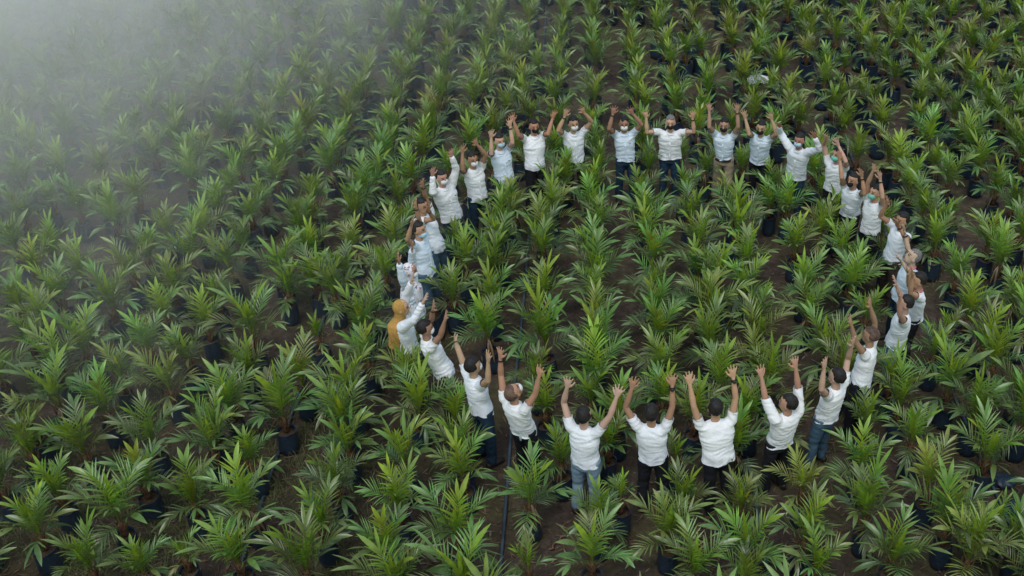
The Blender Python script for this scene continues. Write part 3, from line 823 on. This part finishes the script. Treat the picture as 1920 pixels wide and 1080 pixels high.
    # ---- mask
    if p.get('mask'):
        kb = MB()
        drop = .03 if 'slipped' in p['d'] else 0
        def mw(l):
            v = l.copy()
            if v.y < .035: v = v * .8
            return v
        kb.ell(Hc + hf * .026 - hu * (.048 + drop), fr, (.071 * K, .082 * K, .058 * K), 22, 16, warp=mw)
        kb.V = [tuple(Vector(v) - base) for v in kb.V]
        simple.append(('face_mask', kb.mesh('face_mask', M[p['mask']]), idx, base))
    # ---- collar
    cb = MB()
    n = 18; V = []; F = []
    for j, (rr, zz) in enumerate(((.058, .016), (.062, .026), (.080, .002), (.078, -.006))):
        for k in range(n):
            a = 2 * math.pi * k / n
            dirv = rt * math.cos(a) * rr + f * math.sin(a) * rr * .95
            fro = max(0, math.sin(a))
            V.append(Nk + dirv * (1 + .25 * fro * (j > 1)) + UPV * (zz - .02 * fro) - base)
    for j in range(3):
        for k in range(n):
            k2 = (k + 1) % n
            F.append((j * n + k, j * n + k2, (j + 1) * n + k2, (j + 1) * n + k))
    cb.add(V, F)
    if p.get('mask') and idx not in (2, 3, 4): simple.append(('collar', cb.mesh('collar', M[p['shirt']]), idx, base))
    if p.get('mask') and not p.get('swap') and idx not in (2, 3, 4):
        pb = MB(); V = []; F = []
        for j in range(13):
            z = hemz + .03 + (Nk.z - .03 - hemz - .03) * j / 12
            c0 = Vector((Hm.x, Hm.y, hemz)).lerp(Nk, (z - hemz) / (Nk.z - hemz)); c0.z = z
            dep = (.143 if j < 3 else .133 if j < 9 else .133 - .018 * (j - 8)) + .003
            for sx in (-.014, .014): V.append(c0 + rt * sx + f * dep - base)
            for sx in (.014, -.014): V.append(c0 + rt * sx + f * (dep - .02) - base)
        for j in range(12):
            for q in range(4): F.append((j * 4 + q, j * 4 + (q + 1) % 4, (j + 1) * 4 + (q + 1) % 4, (j + 1) * 4 + q))
        pb.add(V, F); simple.append(('placket', pb.mesh('placket', M[p['shirt']], smooth=False), idx, base))
    # ---- accessories
    def wristband(k, mat, big=0, nm='bracelet'):
        S, E, Wr, hd2 = arms[k]
        ax = (Wr - E).normalized(); c0 = Wr - ax * .03
        t_ = MB(); V = []; F = []; nn = 16; u = ax.cross(UPV); u = (u if u.length > .1 else ax.cross(rt)).normalized(); v_ = ax.cross(u)
        hw_ = .009 + .006 * big
        for j, (rr, zz) in enumerate(((.0275, -hw_), (.0325, -hw_), (.0325, hw_), (.0275, hw_))):
            for q in range(nn):
                a = 2 * math.pi * q / nn
                V.append(c0 + ax * zz + (u * math.cos(a) + v_ * math.sin(a)) * (rr + .002) - base)
        for j in range(4):
            for q in range(nn):
                q2 = (q + 1) % nn; F.append((j * nn + q, j * nn + q2, ((j + 1) % 4) * nn + q2, ((j + 1) % 4) * nn + q))
        t_.add(V, F)
        if big:
            t_.tube([c0 - f * .03 - base, c0 - f * .044 - base], [.021, .021], n=14)
        simple.append((nm, t_.mesh(nm, mat, smooth=False), idx, base))
    for k in p.get('band', ''): wristband(k, M['black'])
    if p.get('watch'): wristband(p['watch'], M['black'], 1, 'wristwatch')
    if p.get('belt'):
        bb = MB(); bb.tube([pel - UPV * .045, pel - UPV * .005], [(.172 * wide, .133), (.170 * wide, .131)], lat=rt, n=24, cap=False)
        bb.V = [tuple(Vector(v) - base) for v in bb.V]; simple.append(('belt', bb.mesh('belt', M['shoe']), idx, base))
    if p.get('pouch'):
        bb = MB(); c0 = pel - rt * .06 - f * .16 - UPV * .10
        bb.tube([c0 - UPV * .085, c0 - UPV * .07, c0 + UPV * .06, c0 + UPV * .075], [(.06, .03), (.072, .038), (.072, .038), (.06, .03)], lat=rt, n=16)
        bb.V = [tuple(Vector(v) - base) for v in bb.V]; simple.append(('hip_pouch', bb.mesh('hip_pouch', M['black']), idx, base))
    if p.get('pen'):
        bb = MB(); c0 = ch - rt * .09 * wide + f * .135 + UPV * .03
        bb.tube([c0, c0 + UPV * .012 + rt * .03], [.005, .005], n=6)
        bb.V = [tuple(Vector(v) - base) for v in bb.V]; simple.append(('pocket_pen', bb.mesh('pocket_pen', M['black']), idx, base))
    if p.get('lany'):
        bb = MB(); bb.tube([Nk + UPV * .01, Nk + UPV * .035], [(.072, .072), (.066, .066)], lat=rt, n=16, cap=False)
        bb.V = [tuple(Vector(v) - base) for v in bb.V]; simple.append(('neck_cloth', bb.mesh('neck_cloth', M['pink']), idx, base))
    if p.get('tagb'):
        bb = MB(); c0 = pel + rt * .07 - f * .125 - UPV * .10
        bb.tube([c0, c0 + UPV * .05, c0 + UPV * .10], [(.014, .008), (.016, .01), (.010, .008)], lat=rt, n=8)
        bb.V = [tuple(Vector(v) - base) for v in bb.V]
        mg = mat_noise('green_tag', (0.25, 0.5, 0.4), (0.6, 0.7, 0.66), 30, 0.5)
        simple.append(('hip_tag', bb.mesh('hip_tag', mg), idx, base))
    p['_base'] = base

dg = bpy.context.evaluated_depsgraph_get()
dg.update()
for o, name, mat, base, pidx, colfn, post in jobs:
    me = bpy.data.meshes.new_from_object(o.evaluated_get(dg)); me.name = name
    me.materials.clear(); me.materials.append(mat)
    for a in list(me.color_attributes): me.color_attributes.remove(a)
    me.polygons.foreach_set('use_smooth', [True] * len(me.polygons))
    if post: post(me)
    if colfn:
        n = len(me.vertices); co = np.zeros(n * 3, np.float32); me.vertices.foreach_get('co', co)
        c = np.ones((n, 4), np.float32); c[:, :3] = colfn(co.reshape(-1, 3))
        a = me.color_attributes.new('lc', 'FLOAT_COLOR', 'POINT'); a.data.foreach_set('color', c.ravel())
    old = o.data
    bpy.data.objects.remove(o); bpy.data.meshes.remove(old)
    if pidx is None:
        i = len(root_of)
        ob = link('person', me, None, base)
        tag(ob, LABELS[i], 'person', 'people standing in a ring with raised arms'); root_of[i] = ob
    else:
        link(name, me, root_of[pidx])
for name, me, pidx, base in simple:
    link(name, me, root_of[pidx])

# ------------------------------------------------------------------ seedlings: objects
spots_in = [s for s in spots if -60 < s[2] < 1980 and -40 < s[3] < 1160]
spots_in.sort(key=lambda s: -s[3])
indiv = spots_in[:298]
rest = [s for s in spots if s not in set(indiv)]
ORD = ['nearest', 'second nearest', 'third nearest', 'fourth nearest', 'fifth nearest', 'sixth nearest', 'seventh nearest', 'eighth nearest', 'ninth nearest', 'tenth nearest']
ORN = ['first', 'second', 'third', 'fourth', 'fifth', 'sixth', 'seventh', 'eighth', 'ninth', 'tenth', 'eleventh', 'twelfth', 'thirteenth', 'fourteenth', 'fifteenth', 'sixteenth', 'seventeenth', 'eighteenth', 'nineteenth', 'twentieth', 'twenty-first', 'twenty-second', 'twenty-third', 'twenty-fourth', 'twenty-fifth', 'twenty-sixth', 'twenty-seventh', 'twenty-eighth', 'twenty-ninth', 'thirtieth']
SHORT = ['man with face behind forearms', 'man with slipped blue mask', 'woman in floral headscarf', 'woman in mustard headscarf', 'man in brown trousers and tee',
 'white-masked man in profile', 'balding man bending back', 'man in light jeans, back turned', 'man with big wristwatch', 'broad man seen from behind', 'man in rolled sleeves', 'man in mid-blue jeans',
 'shaved balding man', 'man with hip pouch', 'man with pink neck cloth', 'grey haired man', 'man whose hand covers his face', 'nearer green-masked man', 'man between two green masks',
 'further green-masked man', 'man in long sleeves and jeans', 'man in brown shoes', 'man in khaki trousers', 'broad man with bent elbows', 'man with teal jeans leg showing', 'shaggy haired man', 'man with arms spread wide', 'man with pale blue mask', 'white-masked man with bent elbow', 'heavy man in long sleeves']
near = {}; far = {}
for s in indiv:
    ds = sorted((((s[0] - q['_base'].x) ** 2 + (s[1] - q['_base'].y) ** 2) ** .5, i) for i, q in enumerate(P))
    d, i = ds[0]
    if d < 1.5:
        b_ = P[i]['_base']; dx, dy = s[0] - b_.x, s[1] - b_.y
        qd = ('right of' if dx > 0 else 'left of') if abs(dx) > abs(dy) else ('behind' if dy > 0 else 'in front of')
        near.setdefault((i, qd), []).append((d, s))
    else:
        rw = int((s[1] - 7.0) / 0.72)
        far.setdefault(rw, []).append((s[2], s))
lab = {}
for (i, qd), L in near.items():
    L.sort()
    for k, (d, s) in enumerate(L):
        lab[s] = f"palm seedling, {ORD[k]} {qd} the {SHORT[i]}" if len(L) > 1 else f"palm seedling in black bag just {qd} the {SHORT[i]}"
for rk, rw in enumerate(sorted(far)):
    L = sorted(far[rw])
    half = (len(L) + 1) // 2
    for k, (u, s) in enumerate(L):
        if k < half: w_ = f"{ORN[k]} from the left"
        else: w_ = f"{ORN[len(L) - 1 - k]} from the right"
        lab[s] = f"palm seedling, {w_} in the {ORN[rk]} row from the bottom"
ppos = [q['_base'] for q in P]
pr = random.Random(11)
def scale_for(s):
    k = pr.uniform(.78, 1.04)
    k *= .88 + .13 * min(1, max(0, (s[3] - 120) / 480))
    if s[2] < 760 and s[3] > 330: k *= .95
    for q in P:
        b_ = q['_base']
        if abs(s[0] - b_.x) < .55 and -1.1 < s[1] - b_.y < .2: k *= .86; break
    return k
for s in indiv:
    x, y, u, v, small = s
    if small: cr, spr = SMALLC[pr.randrange(3)]; k = pr.uniform(.7, .85)
    else: cr, spr = CROWNS[pr.randrange(NV)]; k = scale_for(s)
    e = bpy.data.objects.new('palm_seedling', None); COL.objects.link(e)
    e.empty_display_size = .2
    e.location = (x, y, gz(x, y)); e.rotation_euler = (pr.uniform(-.05, .05), pr.uniform(-.05, .05), pr.uniform(0, 6.28))
    tag(e, lab[s], 'palm seedling', 'oil palm seedlings in black bags')
    bm_, so = BAGS[pr.randrange(4)]
    o = link('crown', cr, e); o.scale = (k * .87, k * .87, k * pr.uniform(1.02, 1.18)); o.location.z = .52 * (1 - k)
    o2 = link('young_leaves', spr, e); o2.scale = o.scale; o2.location.z = .52 * (1 - k)
    link('stem', STEMS[pr.randrange(4)], e)
    bs = pr.uniform(.70, .88)
    ob = link('polybag', bm_, e); ob.scale = (bs, bs, .85)
    ob = link('soil', so, ob)
# the far planting as one mass
def merged(name, items, mat, color=True):
    VV = []; LV = []; LS_ = []; CC = []; vo = 0; lo = 0
    cache = {}
    for me, Mx, tint in items:
        if me.name not in cache:
            n = len(me.vertices); co = np.zeros(n * 3, np.float32); me.vertices.foreach_get('co', co)
            li = np.zeros(len(me.loops), np.int32); me.loops.foreach_get('vertex_index', li)
            lt = np.zeros(len(me.polygons), np.int32); me.polygons.foreach_get('loop_total', lt)
            if color and 'lc' in me.color_attributes:
                c = np.zeros(n * 4, np.float32); me.color_attributes['lc'].data.foreach_get('color', c); c = c.reshape(-1, 4)
            else: c = np.ones((n, 4), np.float32)
            cache[me.name] = (co.reshape(-1, 3), li, lt, c)
        co, li, lt, c = cache[me.name]
        m3 = np.array(Mx.to_3x3()); t = np.array(Mx.translation)
        VV.append(co @ m3.T + t); LV.append(li + vo); LS_.append(lt); c2 = c.copy(); c2[:, :3] *= tint; CC.append(c2)
        vo += len(co)
    V = np.concatenate(VV).astype(np.float32); L = np.concatenate(LV); T = np.concatenate(LS_); C = np.concatenate(CC)
    me = bpy.data.meshes.new(name)
    me.vertices.add(len(V)); me.vertices.foreach_set('co', V.ravel())
    me.loops.add(len(L)); me.loops.foreach_set('vertex_index', L.astype(np.int32))
    me.polygons.add(len(T)); st = np.concatenate([[0], np.cumsum(T)[:-1]]).astype(np.int32)
    me.polygons.foreach_set('loop_start', st); me.polygons.foreach_set('loop_total', T.astype(np.int32))
    a = me.color_attributes.new('lc', 'FLOAT_COLOR', 'POINT'); a.data.foreach_set('color', C.ravel())
    me.materials.append(mat); me.update(calc_edges=True)
    me.polygons.foreach_set('use_smooth', [True] * len(T))
    me.validate()
    return me
it_l, it_s, it_b, it_t = [], [], [], []
for s in rest:
    x, y, u, v, small = s
    k = scale_for(s); cr, spr = CROWNS[pr.randrange(NV)]
    Rz = Matrix.Rotation(pr.uniform(0, 6.28), 4, 'Z') @ Matrix.Rotation(pr.uniform(-.05, .05), 4, 'X')
    B = Matrix.Translation((x, y, 0)) @ Rz
    Cm = B @ Matrix.Translation((0, 0, .52 * (1 - k))) @ Matrix.Diagonal((k * .88, k * .88, k * 1.1, 1))
    t = np.array([pr.uniform(.8, 1.2)] * 3) * np.array([pr.uniform(.9, 1.15), 1, pr.uniform(.85, 1.1)])
    it_l.append((cr, Cm, t)); it_s.append((spr, Cm, t)); it_b.append((BAGS[pr.randrange(4)][0], B, 1)); it_t.append((STEMS[pr.randrange(4)], B, 1))
far_o = link('distant_palm_seedlings', merged('distant_palm_seedlings', it_l, M['leaf']))
tag(far_o, 'far rows of oil palm seedlings running on to the top of the photo', 'palm seedlings', kind='stuff')
link('young_leaves', merged('young_leaves', it_s, M['spear']), far_o)
link('polybags', merged('polybags', it_b, M['bag'], False), far_o)
link('stems', merged('stems', it_t, M['stem'], False), far_o)

# ------------------------------------------------------------------ irrigation pipes
pipe_x = [943, 1428, 1905, 471, -14, -490, 2380]
PIPEL = ['blue grey irrigation pipe reaching the bottom edge just left of the centre', 'irrigation pipe running up the ring just right of the broad man seen from behind', 'irrigation pipe at the right edge, running past the man with hip pouch',
         'irrigation pipe running through the sparse left bags towards the far field', 'leftmost irrigation pipe, entering low on the left edge of the field', None, None]
for k in range(5):
    A = at_z(pipe_x[k], 1010, 0); d = Vector((-0.0336, 1, 0))
    pts = []
    for j in range(60):
        t = -5 + j * .6
        q = A + d * t
        q.x += .05 * noise.noise(Vector((q.y * .25, k * 7, 0))) ; q.z = .035 + gz(q.x, q.y)
        pts.append(q)
    mb = MB(); mb.tube(pts, [.021] * len(pts), n=10, cap=False)
    o = link('irrigation_pipe', mb.mesh('irrigation_pipe', M['pipe']))
    tag(o, PIPEL[k], 'pipe', 'irrigation pipes along the planting rows')

# ------------------------------------------------------------------ loose things
# bag filled with soil but unplanted beside the woman in mustard scarf
c = at_z(806, 592, .38)
e = bpy.data.objects.new('soil_bag', None); COL.objects.link(e); e.location = (c.x, c.y, 0)
tag(e, 'wide black bag of brown soil without a plant, behind the mustard headscarf woman\'s raised arm', 'soil bag')
o = link('polybag', BAGS[1][0], e); o.scale = (1.25, 1.25, 1.05)
o = link('soil', BAGS[1][1], e); o.scale = (1.2, 1.2, 1.05)
# white plastic sheet up in the far rows
c = at_z(1423, 153, .5)
V = []; F = []
for j in range(9):
    for i in range(13):
        x, y = (i - 6) * .04, (j - 4) * .05
        V.append((x, y, .05 * noise.noise(Vector((x * 9, y * 9, 1))) - abs(x) * .35 + .08))
for j in range(8):
    for i in range(12):
        a = j * 13 + i; F.append((a, a + 1, a + 14, a + 13))
me = mesh_np('plastic_sheet', V, F, M['whitebag'])
o = link('plastic_sheet', me, None, (c.x, c.y, .5)); md = o.modifiers.new('s', 'SOLIDIFY'); md.thickness = .004
tag(o, 'crumpled white plastic sheet draped over leaves beyond the man in khaki trousers', 'plastic sheet')
# dead stick
def stick(px1, px2, r_, label):
    a = at_z(*px1, .03); b_ = at_z(*px2, .03)
    pts = [a.lerp(b_, t / 8) + Vector((.02 * math.sin(t * 1.9), .02 * math.cos(t * 2.3), .01 * math.sin(t))) for t in range(9)]
    mb = MB(); mb.tube(pts, [r_ * (1 - .07 * t) for t in range(9)], n=8)
    m_ = pts[4]; br = (b_ - a).normalized()
    mb.tube([m_, m_ + br * .08 + Vector((br.y, -br.x, .3)) * .1], [r_ * .6, r_ * .3], n=6)
    o = link('dead_branch', mb.mesh('dead_branch', M['wood'])); tag(o, label, 'branch')
stick((1300, 998), (1335, 962), .028, 'reddish brown dead branch on the soil beneath seedlings right of the black-trousered man')
stick((1140, 132), (1151, 143), .022, 'short pale dead stick lying on the bare soil path beyond the ring')
stick((1030, 1032), (1062, 1000), .016, 'thin grey branch on mossy soil right of the pipe at the bottom')
stick((1155, 1003), (1195, 1012), .014, 'thin pale twig on the soil below the light jeans man')
stick((1468, 654), (1495, 642), .018, 'curved pale stick on bare earth left of the shaved balding man')
# crumpled polythene scraps at the right edge
for (px, py, lb) in ((1880, 905, 'crumpled black polythene bag lying on soil at the right edge'), (1908, 955, 'smaller crumpled dark plastic scrap lower at the right edge')):
    c = at_z(px, py, .04); mb = MB()
    mb.ell(Vector((0, 0, .05)), (Vector((1, 0, 0)), Vector((0, 1, 0)), UPV), (.15, .11, .06), 24, 16, warp=lambda l: l * (1 + .5 * noise.noise(l * 16)))
    o = link('crumpled_bag', mb.mesh('crumpled_bag', M['bag']), None, (c.x, c.y, .02)); tag(o, lb, 'plastic bag')

# ------------------------------------------------------------------ litter and weeds
lr = random.Random(5)
V, F, C = [], [], []
for i in range(15000):
    u, v = lr.uniform(-150, 2070), lr.uniform(-40, 1180)
    p_ = at_z(u, v, 0)
    if v < 500 and lr.random() < .5: continue
    a = lr.uniform(0, 6.28); L = lr.uniform(.03, .16); w_ = lr.uniform(.003, .014); z = gz(p_.x, p_.y) + lr.uniform(.008, .03)
    d = Vector((math.cos(a), math.sin(a), lr.uniform(-.1, .2))); s_ = Vector((-d.y, d.x, lr.uniform(-.3, .3)))
    q = Vector((p_.x, p_.y, z)); o_ = len(V)
    V += [q - d * L / 2, q + s_ * w_, q + d * L / 2 + UPV * .01, q - s_ * w_]
    F.append((o_, o_ + 1, o_ + 2, o_ + 3))
    c_ = lr.choice([(.16, .10, .06), (.10, .06, .04), (.22, .17, .12), (.05, .035, .025), (.13, .10, .05)])
    C += [c_] * 4
o = link('leaf_litter', mesh_np('leaf_litter', V, F, M['litter'], C, False)); tag(o, 'dry leaf scraps and twigs scattered over the brown soil', 'litter', kind='stuff')
V, F, C = [], [], []
for i in range(2600):
    if i < 1800: u, v = lr.uniform(-100, 700) , lr.uniform(480, 1150)
    else: u, v = lr.uniform(-100, 2000), lr.uniform(150, 1150)
    p_ = at_z(u, v, 0)
    if noise.noise(Vector((p_.x * .6, p_.y * .6, 8))) < (-.12 if i < 1800 else .22): continue
    for b_ in range(lr.randint(6, 12)):
        a = lr.uniform(0, 6.28); h = Vector((math.cos(a), math.sin(a), 0)); L = lr.uniform(.06, .2)
        q = Vector((p_.x, p_.y, gz(p_.x, p_.y))) + h * lr.uniform(0, .08)
        s_ = Vector((-h.y, h.x, 0)) * .004; k = lr.uniform(.25, 1.1)
        o_ = len(V)
        V += [q - s_, q + s_, q + (h * k + UPV) * L * .5 - s_ * .7, q + (h * k + UPV) * L * .5 + s_ * .7, q + (h * k * 2 + UPV * .7) * L * .75]
        F += [(o_, o_ + 1, o_ + 3, o_ + 2), (o_ + 2, o_ + 3, o_ + 4)]
        c_ = lr.choice([(.09, .12, .03), (.07, .11, .03), (.16, .15, .06), (.13, .11, .06)])
        C += [c_] * 5
o = link('weeds', mesh_np('weeds', V, F, M['grass'], C, False)); tag(o, 'thin weeds and grass tufts between the bags', 'weeds', kind='stuff')

# ------------------------------------------------------------------ mist bank drifting over the far left of the field
mb = MB()
X0, X1, Y0, Y1, Z0, Z1 = -40, 8, 4, 50, -.6, 4.2
mb.add([(X0, Y0, Z0), (X1, Y0, Z0), (X1, Y1, Z0), (X0, Y1, Z0), (X0, Y0, Z1), (X1, Y0, Z1), (X1, Y1, Z1), (X0, Y1, Z1)],
       [(3, 2, 1, 0), (4, 5, 6, 7), (0, 1, 5, 4), (1, 2, 6, 5), (2, 3, 7, 6), (3, 0, 4, 7)])
m = bpy.data.materials.new('mist'); m.use_nodes = True; nt = m.node_tree
nt.nodes.remove(nt.nodes['Principled BSDF'])
pv = nt.nodes.new('ShaderNodeVolumePrincipled'); pv.inputs['Color'].default_value = (.995, .985, .95, 1)
pv.inputs['Anisotropy'].default_value = 0.1
geo = nt.nodes.new('ShaderNodeTexCoord')
vm = n_(nt, 'ShaderNodeVectorMath', operation='SUBTRACT'); vm.inputs[1].default_value = (-19.5, 27.0, 2.0)
vs = n_(nt, 'ShaderNodeVectorMath', operation='MULTIPLY'); vs.inputs[1].default_value = (1 / 19.5, 1 / 26.0, 0)
ln = n_(nt, 'ShaderNodeVectorMath', operation='LENGTH')
nt.links.new(geo.outputs['Object'], vm.inputs[0]); nt.links.new(vm.outputs[0], vs.inputs[0]); nt.links.new(vs.outputs[0], ln.inputs[0])
nz = noise_n(nt, geo.outputs['Object'], .42, 3); nz.inputs['Distortion'].default_value = .6
ad = n_(nt, 'ShaderNodeMath', operation='MULTIPLY_ADD'); ad.inputs[1].default_value = .8
sb_ = n_(nt, 'ShaderNodeMath', operation='SUBTRACT'); sb_.inputs[1].default_value = .42
nt.links.new(nz.outputs[0], ad.inputs[0]); nt.links.new(ln.outputs['Value'], sb_.inputs[0]); nt.links.new(sb_.outputs[0], ad.inputs[2])
mr = n_(nt, 'ShaderNodeMapRange', interpolation_type='SMOOTHERSTEP'); mr.inputs['From Min'].default_value = 1.05; mr.inputs['From Max'].default_value = 0.0
mr.inputs['To Min'].default_value = 0; mr.inputs['To Max'].default_value = 0.29
nt.links.new(ad.outputs[0], mr.inputs[0]); nt.links.new(mr.outputs[0], pv.inputs['Density'])
nt.links.new(pv.outputs[0], nt.nodes['Material Output'].inputs['Volume'])
mist = link('mist', mb.mesh('mist', m, smooth=False)); tag(mist, 'pale mist drifting over the far left rows of seedlings', 'mist', kind='stuff')
scene.cycles.volume_bounces = 5
scene.cycles.volume_step_rate = 4
print('plants', n_mark, len(spots), len(indiv), len(rest))

for o in scene.objects:
    if o.get('label') and len(str(o['label']).split())>16: print('LONG', len(str(o['label']).split()), o['label'])
